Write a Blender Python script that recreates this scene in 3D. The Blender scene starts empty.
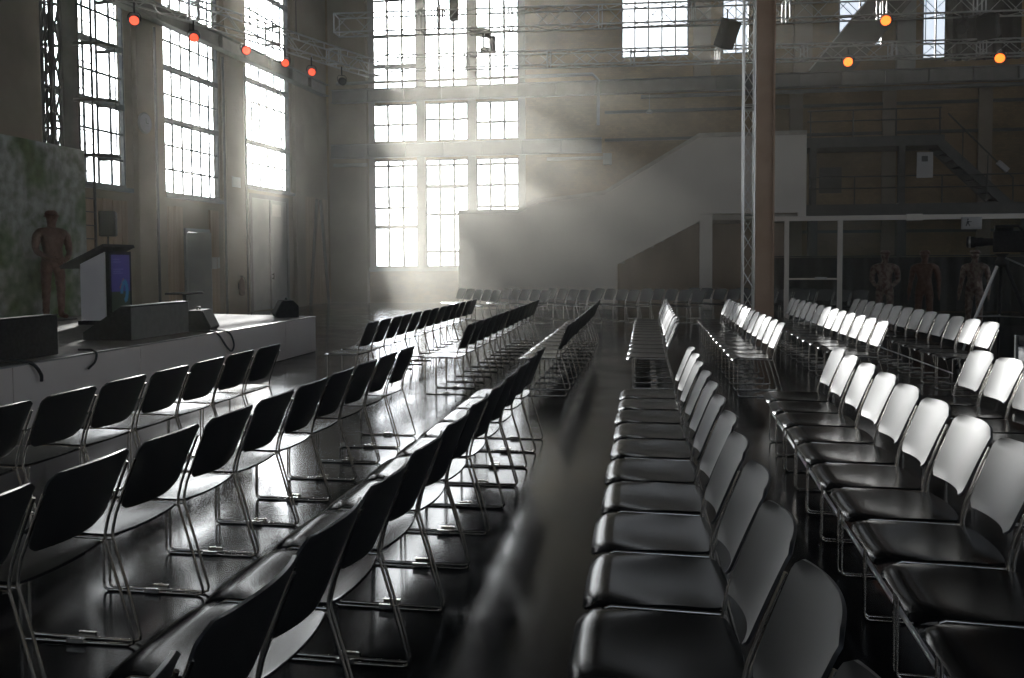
import bpy, math, random
from mathutils import Vector, Matrix
random.seed(7)
S = bpy.context.scene
COL = S.collection
PI = math.pi

# ------------------------------------------------------------------ materials
def mat(name, col, rough=.6, metal=0., spec=.5, noise=None, bump=None, emit=None, coat=0., rnoise=None):
    m = bpy.data.materials.new(name); m.use_nodes = True
    nt = m.node_tree; b = nt.nodes['Principled BSDF']
    b.inputs['Base Color'].default_value = (*col, 1)
    b.inputs['Roughness'].default_value = rough
    b.inputs['Metallic'].default_value = metal
    b.inputs['Specular IOR Level'].default_value = spec
    b.inputs['Coat Weight'].default_value = coat
    tc = nt.nodes.new('ShaderNodeTexCoord')
    def noise_tex(scale, detail=5, stretch=(1, 1, 1)):
        mp = nt.nodes.new('ShaderNodeMapping'); mp.inputs['Scale'].default_value = stretch
        nt.links.new(tc.outputs['Object'], mp.inputs['Vector'])
        n = nt.nodes.new('ShaderNodeTexNoise'); n.inputs['Scale'].default_value = scale
        n.inputs['Detail'].default_value = detail
        nt.links.new(mp.outputs['Vector'], n.inputs['Vector'])
        return n
    if noise:   # (scale, second colour, low, high[, stretch])
        n = noise_tex(noise[0], 6, noise[4] if len(noise) > 4 else (1, 1, 1))
        r = nt.nodes.new('ShaderNodeValToRGB')
        r.color_ramp.elements[0].position = noise[2]; r.color_ramp.elements[0].color = (*col, 1)
        r.color_ramp.elements[1].position = noise[3]; r.color_ramp.elements[1].color = (*noise[1], 1)
        nt.links.new(n.outputs['Fac'], r.inputs['Fac']); nt.links.new(r.outputs['Color'], b.inputs['Base Color'])
    if rnoise:  # (scale, low, high[, stretch])
        n = noise_tex(rnoise[0], 4, rnoise[3] if len(rnoise) > 3 else (1, 1, 1))
        mr = nt.nodes.new('ShaderNodeMapRange')
        mr.inputs['From Min'].default_value = .3; mr.inputs['From Max'].default_value = .7
        mr.inputs['To Min'].default_value = rnoise[1]; mr.inputs['To Max'].default_value = rnoise[2]
        nt.links.new(n.outputs['Fac'], mr.inputs['Value']); nt.links.new(mr.outputs['Result'], b.inputs['Roughness'])
    if bump:    # (scale, strength, distance)
        n = noise_tex(bump[0], 4)
        bp = nt.nodes.new('ShaderNodeBump'); bp.inputs['Strength'].default_value = bump[1]
        bp.inputs['Distance'].default_value = bump[2]
        nt.links.new(n.outputs['Fac'], bp.inputs['Height']); nt.links.new(bp.outputs['Normal'], b.inputs['Normal'])
    if emit:
        b.inputs['Emission Color'].default_value = (*emit[0], 1); b.inputs['Emission Strength'].default_value = emit[1]
    return m

def brick_mat(name, c1, c2, mortar, scale, dirt):
    m = mat(name, c1, .9); nt = m.node_tree; b = nt.nodes['Principled BSDF']
    tc = nt.nodes.new('ShaderNodeTexCoord')
    sp = nt.nodes.new('ShaderNodeSeparateXYZ'); cb = nt.nodes.new('ShaderNodeCombineXYZ')
    ad = nt.nodes.new('ShaderNodeMath'); ad.operation = 'ADD'
    nt.links.new(tc.outputs['Object'], sp.inputs[0])
    nt.links.new(sp.outputs['X'], ad.inputs[0]); nt.links.new(sp.outputs['Y'], ad.inputs[1])
    nt.links.new(ad.outputs[0], cb.inputs['X']); nt.links.new(sp.outputs['Z'], cb.inputs['Y'])
    br = nt.nodes.new('ShaderNodeTexBrick'); br.inputs['Scale'].default_value = scale
    br.inputs['Color1'].default_value = (*c1, 1); br.inputs['Color2'].default_value = (*c2, 1)
    br.inputs['Mortar'].default_value = (*mortar, 1); br.inputs['Mortar Size'].default_value = .012
    nt.links.new(cb.outputs[0], br.inputs['Vector'])
    n = nt.nodes.new('ShaderNodeTexNoise'); n.inputs['Scale'].default_value = .55; n.inputs['Detail'].default_value = 8
    nt.links.new(tc.outputs['Object'], n.inputs['Vector'])
    r = nt.nodes.new('ShaderNodeValToRGB')
    r.color_ramp.elements[0].position = .35; r.color_ramp.elements[0].color = (*dirt, 1)
    r.color_ramp.elements[1].position = .65; r.color_ramp.elements[1].color = (1, 1, 1, 1)
    nt.links.new(n.outputs['Fac'], r.inputs['Fac'])
    mx = nt.nodes.new('ShaderNodeMix'); mx.data_type = 'RGBA'; mx.blend_type = 'MULTIPLY'; mx.inputs[0].default_value = 1
    nt.links.new(br.outputs['Color'], mx.inputs[6]); nt.links.new(r.outputs['Color'], mx.inputs[7])
    nt.links.new(mx.outputs[2], b.inputs['Base Color'])
    return m

def glass_mat(name, fac=.07, tint=(.96, .98, 1)):
    m = bpy.data.materials.new(name); m.use_nodes = True
    nt = m.node_tree; nt.nodes.clear()
    o = nt.nodes.new('ShaderNodeOutputMaterial'); mx = nt.nodes.new('ShaderNodeMixShader')
    t = nt.nodes.new('ShaderNodeBsdfTransparent'); t.inputs['Color'].default_value = (*tint, 1)
    g = nt.nodes.new('ShaderNodeBsdfGlossy'); g.inputs['Roughness'].default_value = .06
    mx.inputs[0].default_value = fac
    nt.links.new(t.outputs[0], mx.inputs[1]); nt.links.new(g.outputs[0], mx.inputs[2]); nt.links.new(mx.outputs[0], o.inputs['Surface'])
    return m

M = dict(
    seat=mat('toned_down_black_seat', (.008, .008, .0085), .2, spec=.06, noise=(3, (.011, .011, .011), .4, .6)),  # same plastic as the backs, toned down so the seats stay dark
    plastic=mat('satin_black_plastic', (.018, .018, .0185), .5, spec=.62, noise=(3, (.021, .021, .021), .4, .6)),
    chrome=mat('chromed_rod', (.72, .68, .62), .22, 1.),
    floor=mat('polished_dark_floor', (.010, .010, .0115), .2, spec=.1, noise=(.8, (.016, .016, .017), .35, .7), rnoise=(1.3, .12, .21), bump=(1.4, .02, .02)),
    plaster=mat('grimy_plaster', (.185, .148, .108), .9, noise=(.5, (.285, .235, .175), .35, .65), bump=(6, .3, .02)),
    brick=brick_mat('yellow_brown_brick', (.36, .235, .115), (.28, .185, .095), (.2, .155, .1), 3.2, (.45, .45, .42)),
    ceil=mat('dark_roof_boards', (.06, .055, .05), .9, noise=(1.2, (.08, .07, .06), .4, .6)),
    boards=mat('worn_wall_boards', (.25, .17, .11), .8, noise=(1.5, (.36, .26, .18), .35, .7, (1, 5, .25)), bump=(9, .2, .01)),
    frame=mat('window_steel', (.10, .105, .11), .5, .2, noise=(8, (.14, .14, .14), .4, .6)),
    pier=mat('pale_window_pier', (.22, .215, .2), .8, noise=(1, (.29, .28, .26), .4, .6)),
    steel=mat('dark_painted_steel', (.045, .043, .04), .55, .3, noise=(3, (.07, .065, .06), .4, .65)),
    girder=mat('grey_painted_girder', (.13, .13, .125), .5, .3, noise=(2, (.18, .175, .165), .4, .65)),
    alu=mat('aluminium_tube', (.42, .415, .40), .42, 1.),
    sunlit_alu=mat('sunlit_aluminium_copy', (.85, .84, .80), .28, 1.),  # lit copy of alu: the tower's sunlit highlight put into the colour
    rustcol=mat('brown_painted_column', (.50, .33, .22), .65, .05, noise=(2.2, (.58, .40, .28), .35, .7), bump=(14, .2, .01)),
    white=mat('white_painted_panel', (.68, .62, .545), .75, noise=(.6, (.74, .68, .60), .4, .6)),
    coping=mat('beige_coping', (.36, .32, .27), .8, noise=(5, (.44, .40, .34), .4, .6)),
    fascia=mat('grey_white_stage_skirt', (.78, .69, .62), .7, noise=(1.2, (.83, .75, .68), .4, .6)),
    stagetop=mat('brown_grey_stage_carpet', (.12, .105, .095), .8, noise=(5, (.15, .135, .12), .4, .65)),
    black=mat('matt_black', (.02, .02, .021), .8, spec=.2, noise=(25, (.028, .028, .03), .4, .6)),
    grille=mat('speaker_grille', (.02, .02, .022), .8, .0, noise=(160, (.035, .035, .035), .45, .55)),
    greybox=mat('grey_laminate', (.12, .12, .115), .6, noise=(12, (.14, .14, .135), .4, .6)),
    case=mat('grey_flight_case', (.17, .17, .18), .4, .1, noise=(20, (.2, .2, .21), .4, .6)),
    lectern=mat('lectern_white', (.72, .69, .70), .55, noise=(3, (.76, .74, .74), .4, .6)),
    rust=mat('rusty_crumpled_metal', (.085, .036, .022), .6, .2, noise=(14, (.14, .075, .05), .4, .62), bump=(30, .8, .02)),
    tin=mat('crumpled_tin', (.22, .17, .14), .45, .5, noise=(13, (.10, .055, .04), .42, .6), bump=(30, .8, .02)),
    paper=mat('white_notice', (.44, .42, .40), .8, noise=(30, (.40, .385, .37), .45, .6)),
    drape=mat('black_stage_drape', (.018, .017, .017), .95, noise=(6, (.026, .025, .025), .4, .6)),
    grey_door=mat('grey_painted_door', (.27, .27, .265), .65, noise=(2, (.32, .315, .305), .4, .6)),
    dark_door=mat('dark_door_wood', (.07, .06, .052), .7, noise=(2, (.1, .085, .07), .4, .6, (1, 1, .2))),
    cable=mat('black_rubber_cable', (.02, .02, .02), .6, noise=(40, (.03, .03, .03), .4, .6)),
    pale=mat('rod_glint_white', (.86, .86, .87), .4, 0., noise=(40, (.9, .9, .91), .4, .6)),  # near-white colour stands in for the glint along the rods
    lens_orange=mat('orange_led_lens', (.5, .15, .03), .4, emit=((1, .2, .025), 4.)),
    lens_red=mat('red_led_lens', (.5, .08, .04), .4, emit=((1, .10, .045), 2.4)),
    lens_dark=mat('unlit_lens', (.05, .05, .055), .15, coat=.5),
    ground=mat('pale_yard_ground', (.42, .41, .39), .9, noise=(.4, (.5, .49, .47), .4, .6)),
    twig=mat('bare_twig_bark', (.25, .22, .19), .8, noise=(9, (.32, .29, .25), .4, .6)),
    exitgreen=mat('dark_pictogram_ink', (.05, .05, .05), .6),
    glass=glass_mat('window_glass'),
    door_glass=glass_mat('partition_glass', .004, (.9, .93, .93)),
)
def mural_mat():
    m = mat('woodland_mural_print', (.2, .2, .2), .8); nt = m.node_tree; b = nt.nodes['Principled BSDF']
    tc = nt.nodes.new('ShaderNodeTexCoord')
    n1 = nt.nodes.new('ShaderNodeTexNoise'); n1.inputs['Scale'].default_value = .75; n1.inputs['Detail'].default_value = 3
    n2 = nt.nodes.new('ShaderNodeTexNoise'); n2.inputs['Scale'].default_value = 6; n2.inputs['Detail'].default_value = 8
    r1 = nt.nodes.new('ShaderNodeValToRGB'); r2 = nt.nodes.new('ShaderNodeValToRGB')
    for e, p, c in ((r1.color_ramp.elements[0], .42, (.14, .19, .075)), (r1.color_ramp.elements[1], .58, (.42, .43, .40)),
                    (r2.color_ramp.elements[0], .3, (.35, .4, .3)), (r2.color_ramp.elements[1], .7, (1, 1, 1))):
        e.position = p; e.color = (*c, 1)
    mx = nt.nodes.new('ShaderNodeMix'); mx.data_type = 'RGBA'; mx.blend_type = 'MULTIPLY'; mx.inputs[0].default_value = 1
    for n in (n1, n2): nt.links.new(tc.outputs['Object'], n.inputs['Vector'])
    nt.links.new(n1.outputs['Fac'], r1.inputs['Fac']); nt.links.new(n2.outputs['Fac'], r2.inputs['Fac'])
    nt.links.new(r1.outputs['Color'], mx.inputs[6]); nt.links.new(r2.outputs['Color'], mx.inputs[7])
    nt.links.new(mx.outputs[2], b.inputs['Base Color'])
    return m
M['mural'] = mural_mat()
def screen_mat(name, col, s=.16):
    return mat(name, tuple(c * .3 for c in col), .3, emit=(col, s))
M['scr_purple'] = screen_mat('screen_violet', (.07, .055, .36))
M['scr_green'] = screen_mat('screen_dark_green', (.03, .055, .035))
M['scr_cyan'] = screen_mat('screen_cyan', (.03, .26, .5))
M['scr_pink'] = screen_mat('screen_pink', (.45, .13, .14))
M['scr_line'] = screen_mat('screen_lilac', (.2, .19, .5))

# ------------------------------------------------------------------ mesh helpers
class MB:
    def __init__(s): s.v = []; s.f = []; s.smooth = []
    def add(s, v, f, smooth=False):
        o = len(s.v); s.v += [tuple(p) for p in v]; s.f += [tuple(o + i for i in q) for q in f]; s.smooth += [smooth] * len(f); return s
    def box(s, c, d, R=None):
        x, y, z = (k / 2 for k in d); c = Vector(c)
        v = [Vector((i * x, j * y, k * z)) for i in (-1, 1) for j in (-1, 1) for k in (-1, 1)]
        if R is not None: v = [R @ p for p in v]
        return s.add([p + c for p in v], [(0, 1, 3, 2), (4, 6, 7, 5), (0, 4, 5, 1), (2, 3, 7, 6), (0, 2, 6, 4), (1, 5, 7, 3)])
    def bbox(s, a, b): return s.box([(i + j) / 2 for i, j in zip(a, b)], [abs(j - i) for i, j in zip(a, b)])
    def rbox(s, c, d, r, R=None, seg=3):
        # box with its four upright (z) edges and its top and bottom rims rounded
        x, y, z = (k / 2 for k in d); ring = []
        def loop(q, h):
            out = []
            for cx, cy, a0 in ((x - r, y - r, 0), (-x + r, y - r, 90), (-x + r, -y + r, 180), (x - r, -y + r, 270)):
                for i in range(seg + 1):
                    a = math.radians(a0 + 90 * i / seg); out.append(Vector((cx + (r - q) * math.cos(a), cy + (r - q) * math.sin(a), h)))
            return out
        e = min(r, z * .5) * .5
        loops = [loop(e, -z), loop(0, -z + e), loop(0, z - e), loop(e, z)]
        n = len(loops[0]); v = []; f = []
        for L in loops: v += L
        for k in range(3):
            for i in range(n): f.append((k * n + i, k * n + (i + 1) % n, (k + 1) * n + (i + 1) % n, (k + 1) * n + i))
        f += [tuple(reversed(range(n))), tuple(3 * n + i for i in range(n))]
        if R is not None: v = [R @ p for p in v]
        return s.add([p + Vector(c) for p in v], f)
    def tube(s, pts, r, n=8, closed=False, smooth=True):
        P = [Vector(p) for p in pts]; m = len(P); rings = []; up = None
        for i, p in enumerate(P):
            if closed: t = (P[(i + 1) % m] - P[i - 1])
            else: t = P[min(i + 1, m - 1)] - P[max(i - 1, 0)]
            t.normalize()
            if up is None: up = Vector((0, 0, 1)) if abs(t.z) < .9 else Vector((1, 0, 0))
            a = t.cross(up)
            if a.length < 1e-4: a = t.cross(Vector((0, 1, 0)))
            a.normalize(); b = a.cross(t).normalized(); up = b
            rr = r[i] if isinstance(r, (list, tuple)) else r
            rings.append([p + (a * math.cos(2 * PI * k / n) + b * math.sin(2 * PI * k / n)) * rr for k in range(n)])
        v = [q for g in rings for q in g]; f = []
        for i in range(m if closed else m - 1):
            j = (i + 1) % m
            for k in range(n): f.append((i * n + k, i * n + (k + 1) % n, j * n + (k + 1) % n, j * n + k))
        if not closed: f += [tuple(reversed(range(n))), tuple((m - 1) * n + k for k in range(n))]
        return s.add(v, f, smooth)
    def lathe(s, prof, n=20, base=(0, 0, 0), R=None, smooth=True):
        v = []; f = []
        for r, z in prof:
            for k in range(n): v.append(Vector((r * math.cos(2 * PI * k / n), r * math.sin(2 * PI * k / n), z)))
        for i in range(len(prof) - 1):
            for k in range(n): f.append((i * n + k, i * n + (k + 1) % n, (i + 1) * n + (k + 1) % n, (i + 1) * n + k))
        f += [tuple(reversed(range(n))), tuple((len(prof) - 1) * n + k for k in range(n))]
        if R is not None: v = [R @ p for p in v]
        return s.add([p + Vector(base) for p in v], f, smooth)
    def prism(s, poly, a, b, axis='y'):
        # polygon in the other two axes, extruded from a to b along the axis
        def P(p, h): return {'y': (p[0], h, p[1]), 'x': (h, p[0], p[1]), 'z': (p[0], p[1], h)}[axis]
        n = len(poly); v = [P(p, a) for p in poly] + [P(p, b) for p in poly]
        f = [tuple(range(n)), tuple(reversed(range(n, 2 * n)))] + [(i, i + n, (i + 1) % n + n, (i + 1) % n) for i in range(n)]
        return s.add(v, f)
    def sheet(s, g, thick):
        # grid g[i][j] of points -> closed shell, thickened against its normal
        nu, nv = len(g), len(g[0]); nrm = []
        for i in range(nu):
            row = []
            for j in range(nv):
                a = g[min(i + 1, nu - 1)][j] - g[max(i - 1, 0)][j]; b = g[i][min(j + 1, nv - 1)] - g[i][max(j - 1, 0)]
                c = a.cross(b); row.append(c.normalized() if c.length > 1e-9 else Vector((0, 0, 1)))
            nrm.append(row)
        top = [p for r in g for p in r]; bot = [g[i][j] - nrm[i][j] * thick for i in range(nu) for j in range(nv)]
        N = nu * nv; f = []
        for i in range(nu - 1):
            for j in range(nv - 1):
                q = (i * nv + j, (i + 1) * nv + j, (i + 1) * nv + j + 1, i * nv + j + 1)
                f.append(q); f.append(tuple(N + k for k in reversed(q)))
        rim = [j for j in range(nv)] + [i * nv + nv - 1 for i in range(1, nu)] + [(nu - 1) * nv + j for j in range(nv - 2, -1, -1)] + [i * nv for i in range(nu - 2, 0, -1)]
        for a, b in zip(rim, rim[1:] + rim[:1]): f.append((a, b, N + b, N + a))
        return s.add(top + bot, f, True)
    def mesh(s, name):
        me = bpy.data.meshes.new(name); me.from_pydata(s.v, [], s.f); me.validate(); 
        if len(me.polygons) == len(s.smooth): me.polygons.foreach_set('use_smooth', s.smooth)
        import bmesh
        bm = bmesh.new(); bm.from_mesh(me); bmesh.ops.recalc_face_normals(bm, faces=bm.faces); bm.to_mesh(me); bm.free()
        me.set_sharp_from_angle(angle=math.radians(48))
        return me
    def obj(s, name, m, parent=None, loc=(0, 0, 0), rz=0, **props):
        o = bpy.data.objects.new(name, s.mesh(name)); COL.objects.link(o)
        for k in (m if isinstance(m, (list, tuple)) else [m]): o.data.materials.append(M[k] if isinstance(k, str) else k)
        o.parent = parent; o.location = loc; o.rotation_euler.z = rz
        for k, v in props.items(): o[k] = v
        return o

def thing(name, label, cat, loc=(0, 0, 0), rz=0, group=None):
    o = bpy.data.objects.new(name, None); o.empty_display_size = .2; COL.objects.link(o)
    o.location = loc; o.rotation_euler.z = rz; o['label'] = label; o['category'] = cat
    if group: o['group'] = group
    return o
def struct(name, mb, m, **p): return mb.obj(name, m, kind='structure', **p)
def dup(root, label, loc, rz, group=None):
    r = root.copy(); COL.objects.link(r); r.location = loc; r.rotation_euler.z = rz; r['label'] = label
    if group: r['group'] = group
    for ch in root.children:
        c = ch.copy(); COL.objects.link(c); c.parent = r
        for g in ch.children:
            d = g.copy(); COL.objects.link(d); d.parent = c
    return r
RX = lambda a: Matrix.Rotation(a, 3, 'X')
RY = lambda a: Matrix.Rotation(a, 3, 'Y')
RZ = lambda a: Matrix.Rotation(a, 3, 'Z')

# ------------------------------------------------------------------ the hall
HZ = 14.0
XR, YF, YB = 17.0, -8.0, 32.0
LK = .055; LA = -13.86                         # left wall: X = LA + LK * Y
ld = Vector((LK, 1, 0)).normalized(); ln = Vector((-ld.y, ld.x, 0))
def lw(y, d=0, z=0):                            # point on the left wall at hall depth y, d metres outward
    return Vector((LA + LK * y, y, z)) + ln * d
struct('floor', MB().bbox((-15.5, YF - .5, -.3), (XR + .5, YB + .6, 0)), 'floor')
struct('ceiling', MB().bbox((-15.5, YF - .5, HZ), (XR + .5, YB + .6, HZ + .3)), 'ceil')
struct('ground_outside', MB().bbox((-90, -60, -.75), (90, 130, -.45)), 'ground')

def wall(name, O, d, n, length, holes, t, m, z1=HZ, lo=0.):
    us = sorted({lo, length, *[h[0] for h in holes], *[h[1] for h in holes]})
    zs = sorted({0, z1, *[h[2] for h in holes], *[h[3] for h in holes]})
    mb = MB(); O = Vector(O)
    for i in range(len(us) - 1):
        # merge solid cells upward
        k = 0
        while k < len(zs) - 1:
            def solid(k):
                um, zm = (us[i] + us[i + 1]) / 2, (zs[k] + zs[k + 1]) / 2
                return not any(h[0] < um < h[1] and h[2] < zm < h[3] for h in holes)
            if not solid(k): k += 1; continue
            k2 = k
            while k2 + 1 < len(zs) - 1 and solid(k2 + 1): k2 += 1
            a, b = us[i], us[i + 1]; za, zb = zs[k], zs[k2 + 1]
            v = [O + d * u + n * w + Vector((0, 0, z)) for u in (a, b) for w in (0, t) for z in (za, zb)]
            mb.add(v, [(0, 1, 3, 2), (4, 6, 7, 5), (0, 4, 5, 1), (2, 3, 7, 6), (0, 2, 6, 4), (1, 5, 7, 3)])
            k = k2 + 1
    return struct(name, mb, m)

WT = .5
LWIN = [(17.15, 19.96, 3.42), (21.57, 24.3, 3.42), (25.85, 28.9, 4.0)]
cs = ld.y
lholes = [(a / cs, b / cs, z, 11.8) for a, b, z in LWIN] + [(22.45 / cs, 23.5 / cs, 0.0, 2.43)]
wall('wall_left', (LA, 0, 0), ld, ln, (YB + .5) / cs, lholes, .2, 'plaster', lo=YF / cs)
BX = [(-10.25, -8.54), (-8.23, -6.58), (-6.28, -4.67)]
BZ = [(1.37, 5.42), (6.1, 7.52), (8.05, 11.8)]
UP = [(-.9, 1.5, 8.88, 11.8), (2.65, 3.6, 8.88, 11.8), (6.6, 8.07, 8.95, 11.8), (9.36, 11.6, 8.4, 11.8)]
bholes = [(a, b, c, d) for a, b in BX for c, d in BZ] + UP
X, Y, Z = Vector((1, 0, 0)), Vector((0, 1, 0)), Vector((0, 0, 1))
wall('wall_back', (0, YB, 0), X, Y, XR, bholes, .25, 'brick', lo=-12.1)
FILL_RH = [(a, a + 3.4, 2.2, 11.8) for a in (-6.0, -1.2, 3.6, 8.4, 13.2, 18.0, 22.8)]  # windows added in the unseen right wall as fill light
wall('wall_right', (XR, 0, 0), Y, X, YB + .5, FILL_RH, WT, 'brick', lo=YF)
FILL_FH = [(a, a + 3.4, 2.2, 11.8) for a in (-11, -6.0, -1, 4, 9)]  # windows added behind the camera to fill surfaces facing it
wall('wall_front', (0, YF, 0), X, -Y, XR + .5, FILL_FH, WT, 'plaster', lo=-15.4)

def window(idx, O, d, n, u0, u1, z0, z1, nx, thin, thick, off=.06, w=.026):
    e = bpy.data.objects.new(f'window_{idx}', None); COL.objects.link(e); e['kind'] = 'structure'
    O = Vector(O); fr = MB(); gl = MB()
    def bar(ua, ub, za, zb, w, extra=0):
        v = [O + d * u + n * q + Vector((0, 0, z)) for u in (ua, ub) for q in (off - w / 2, off + w / 2) for z in (za, zb)]
        fr.add(v, [(0, 1, 3, 2), (4, 6, 7, 5), (0, 4, 5, 1), (2, 3, 7, 6), (0, 2, 6, 4), (1, 5, 7, 3)])
    b = .05
    bar(u0, u0 + b, z0, z1, .09); bar(u1 - b, u1, z0, z1, .09); bar(u0, u1, z0, z0 + b, .1); bar(u0, u1, z1 - b, z1, .1)
    for i in range(1, nx):
        u = u0 + (u1 - u0) * i / nx; bar(u - w, u + w, z0, z1, .04)
    for z in thin: bar(u0, u1, z - w, z + w, .045)
    for z in thick: bar(u0, u1, z - .075, z + .075, .11)
    v = [O + d * u + n * q + Vector((0, 0, z)) for u in (u0 + .02, u1 - .02) for q in (off + .022, off + .027) for z in (z0 + .02, z1 - .02)]
    gl.add(v, [(0, 1, 3, 2), (4, 6, 7, 5), (0, 4, 5, 1), (2, 3, 7, 6), (0, 2, 6, 4), (1, 5, 7, 3)])
    fr.obj('window_frame', 'frame', e); gl.obj('window_pane', 'glass', e)
    return e
wi = 1
for a, b, z in LWIN:
    if z < 3.5: thin, thick = [4.08, 4.72, 6.08, 7.5, 8.9, 9.6, 11.0, 11.7], [5.38, 6.78, 8.2, 10.3]
    else: thin, thick = [4.75, 6.7, 8.9, 9.6, 11.0, 11.7], [5.4, 7.35, 8.2, 10.3]
    window(wi, (LA, 0, 0), ld, ln, a / cs, b / cs, z, 11.8, 6, thin, thick); wi += 1
for k, (a, b) in enumerate(BX):
    window(wi, (0, YB, 0), X, Y, a, b, *BZ[0], 3, ([3.62, 4.42] if k != 1 else [1.95, 3.35]) + [5.2], [2.9] if k != 1 else [4.4], w=.046); wi += 1
    window(wi, (0, YB, 0), X, Y, a, b, *BZ[1], 3, [6.75 if k != 1 else 6.9], [], w=.046); wi += 1
    window(wi, (0, YB, 0), X, Y, a, b, *BZ[2], 3, [10.05, 11.4] , [8.95] if k == 0 else [], w=.046); wi += 1
for a, b, c, d in UP:
    window(wi, (0, YB, 0), X, Y, a, b, c, d, 5 if b - a > 2 else 2, [10.0, 11.3], []); wi += 1
for a, b, c, d in FILL_RH:  # added fill windows, out of view on the right
    window(wi, (XR, 0, 0), Y, X, a, b, c, d, 6, [4.1, 5.5, 6.9, 9.6, 11.0], [8.2]); wi += 1
for a, b, c, d in FILL_FH:  # added fill windows, out of view behind the camera
    window(wi, (0, YF, 0), X, -Y, a, b, c, d, 6, [4.1, 5.5, 6.9, 9.6, 11.0], [8.2]); wi += 1

# sills, piers and board panels along the left wall
for i, (a, b, z) in enumerate(LWIN):
    mb = MB(); c = lw((a + b) / 2, -.04, z - .06)
    mb.box(c, (.16, b - a + .24, .1), RZ(-math.atan(LK))); struct(f'trim_{i + 1}', mb, 'frame')
ti = len(LWIN) + 1
def lbox(y0, y1, z0, z1, d0, d1):
    mb = MB(); v = [lw(y, d, z) for y in (y0, y1) for d in (d0, d1) for z in (z0, z1)]
    return mb.add(v, [(0, 1, 3, 2), (4, 6, 7, 5), (0, 4, 5, 1), (2, 3, 7, 6), (0, 2, 6, 4), (1, 5, 7, 3)])
for y0, y1 in ((15.55, 16.9), (20.25, 21.4), (24.45, 25.7), (29.05, 29.75)):      # projecting piers between the windows
    struct(f'trim_{ti}', lbox(y0, y1, 0, HZ, -.14, .02), 'plaster'); ti += 1
def boards(y0, y1, z1, skip=None):                                               # vertical boarding with open joints
    mb = MB(); y = y0
    while y < y1 - .05:
        w = min(.34, y1 - y)
        if not (skip and skip[0] - .05 < y + w / 2 < skip[1] + .05):
            p = lbox(y + .012, y + w - .012, 0.02, z1 - random.uniform(0, .03), -.05 - random.uniform(0, .012), 0.0); mb.add(p.v, p.f)
        y += w
    return mb
for y0, y1, z1, sk in ((12.0, 15.5, 3.1, None), (16.95, 19.9, 3.1, None), (21.25, 24.1, 3.1, (22.3, 23.65))):
    struct(f'trim_{ti}', boards(y0, y1, z1, sk), 'boards'); ti += 1
# stacked vertical pipes beside the piers
for y in (17.05, 20.9, 24.2, 25.45):
    struct(f'trim_{ti}', MB().tube([lw(y, -.22, 0.02), lw(y, -.22, 7.6)], .035, 10), 'steel'); ti += 1
# door in the boarded bay: grey leaf standing open in its opening
dr = bpy.data.objects.new('door_1', None); COL.objects.link(dr); dr['kind'] = 'structure'
f = MB()
for p in (lbox(22.37, 22.45, 0, 2.5, -.07, .1), lbox(23.5, 23.58, 0, 2.5, -.07, .1), lbox(22.37, 23.58, 2.43, 2.52, -.07, .1)): f.add(p.v, p.f)
f.obj('door_frame', 'grey_door', dr)
p = MB(); p.box(lw(22.66, -.28, 1.22), (.05, .66, 2.36), RZ(-math.atan(LK) - 1.15)); p.obj('door_leaf', 'grey_door', dr)
p = lbox(22.46, 23.49, .0, 2.42, .16, .199); p.obj('doorway_dark_sheet', 'dark_door', dr)  # dark sheet closing the opening, stands in for the darkness beyond
# wide grey gate under the third window
dr = bpy.data.objects.new('door_2', None); COL.objects.link(dr); dr['kind'] = 'structure'
lbox(25.95, 28.35, .03, 3.62, -.09, .0).obj('door_leaf', 'grey_door', dr)
f = MB()
for q in ((25.83, 25.95, 0, 3.74), (28.35, 28.47, 0, 3.74), (25.83, 28.47, 3.62, 3.76), (27.12, 27.17, .03, 3.62)):
    p = lbox(q[0], q[1], q[2], q[3], -.13, .0); f.add(p.v, p.f)
f.obj('door_frame', 'girder', dr)
f = MB(); f.tube([lw(27.28, -.15, 1.0), lw(27.28, -.15, 1.22)], .018, 8); p = lbox(27.26, 27.3, 1.03, 1.06, -.15, -.08); f.add(p.v, p.f); p = lbox(27.26, 27.3, 1.16, 1.19, -.15, -.08); f.add(p.v, p.f)
f.obj('door_handle', 'black', dr)
lbox(27.35, 27.95, 3.1, 3.5, -.10, -.088).obj('door_plate', 'paper', dr)
# raking timber struts in the corner bay
for y0, y1 in ((30.6, 29.95), (30.9, 31.55)):
    struct(f'trim_{ti}', MB().tube([lw(y1, -.2, .02), lw(y0, -.2, 3.9)], .06, 6, smooth=False), 'dark_door'); ti += 1
struct(f'trim_{ti}', lbox(29.7, 31.9, .02, 3.95, -.06, 0), 'boards'); ti += 1
# dark pier at the corner of the back wall, window surround piers
struct('pillar_corner', MB().bbox((-11.9, YB - .3, 0), (-10.45, YB, HZ)), 'plaster')
mb = MB()
for a, b in ((-10.42, -10.17), (-8.54, -8.23), (-6.58, -6.28), (-4.67, -4.42)): mb.bbox((a, YB - .06, 1.2), (b, YB, 12.7))
struct(f'trim_{ti}', mb, 'pier'); ti += 1
struct(f'trim_{ti}', MB().bbox((-10.45, YB - .14, 1.22), (-4.4, YB - .061, 1.36)), 'pier'); ti += 1
for xx in (1.95, 5.4, 8.8):
    struct(f'trim_{ti}', MB().bbox((xx - .3, YB - .2, 8.1), (xx + .3, YB, HZ)), 'pier' if xx > 8 else 'plaster'); ti += 1
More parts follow.
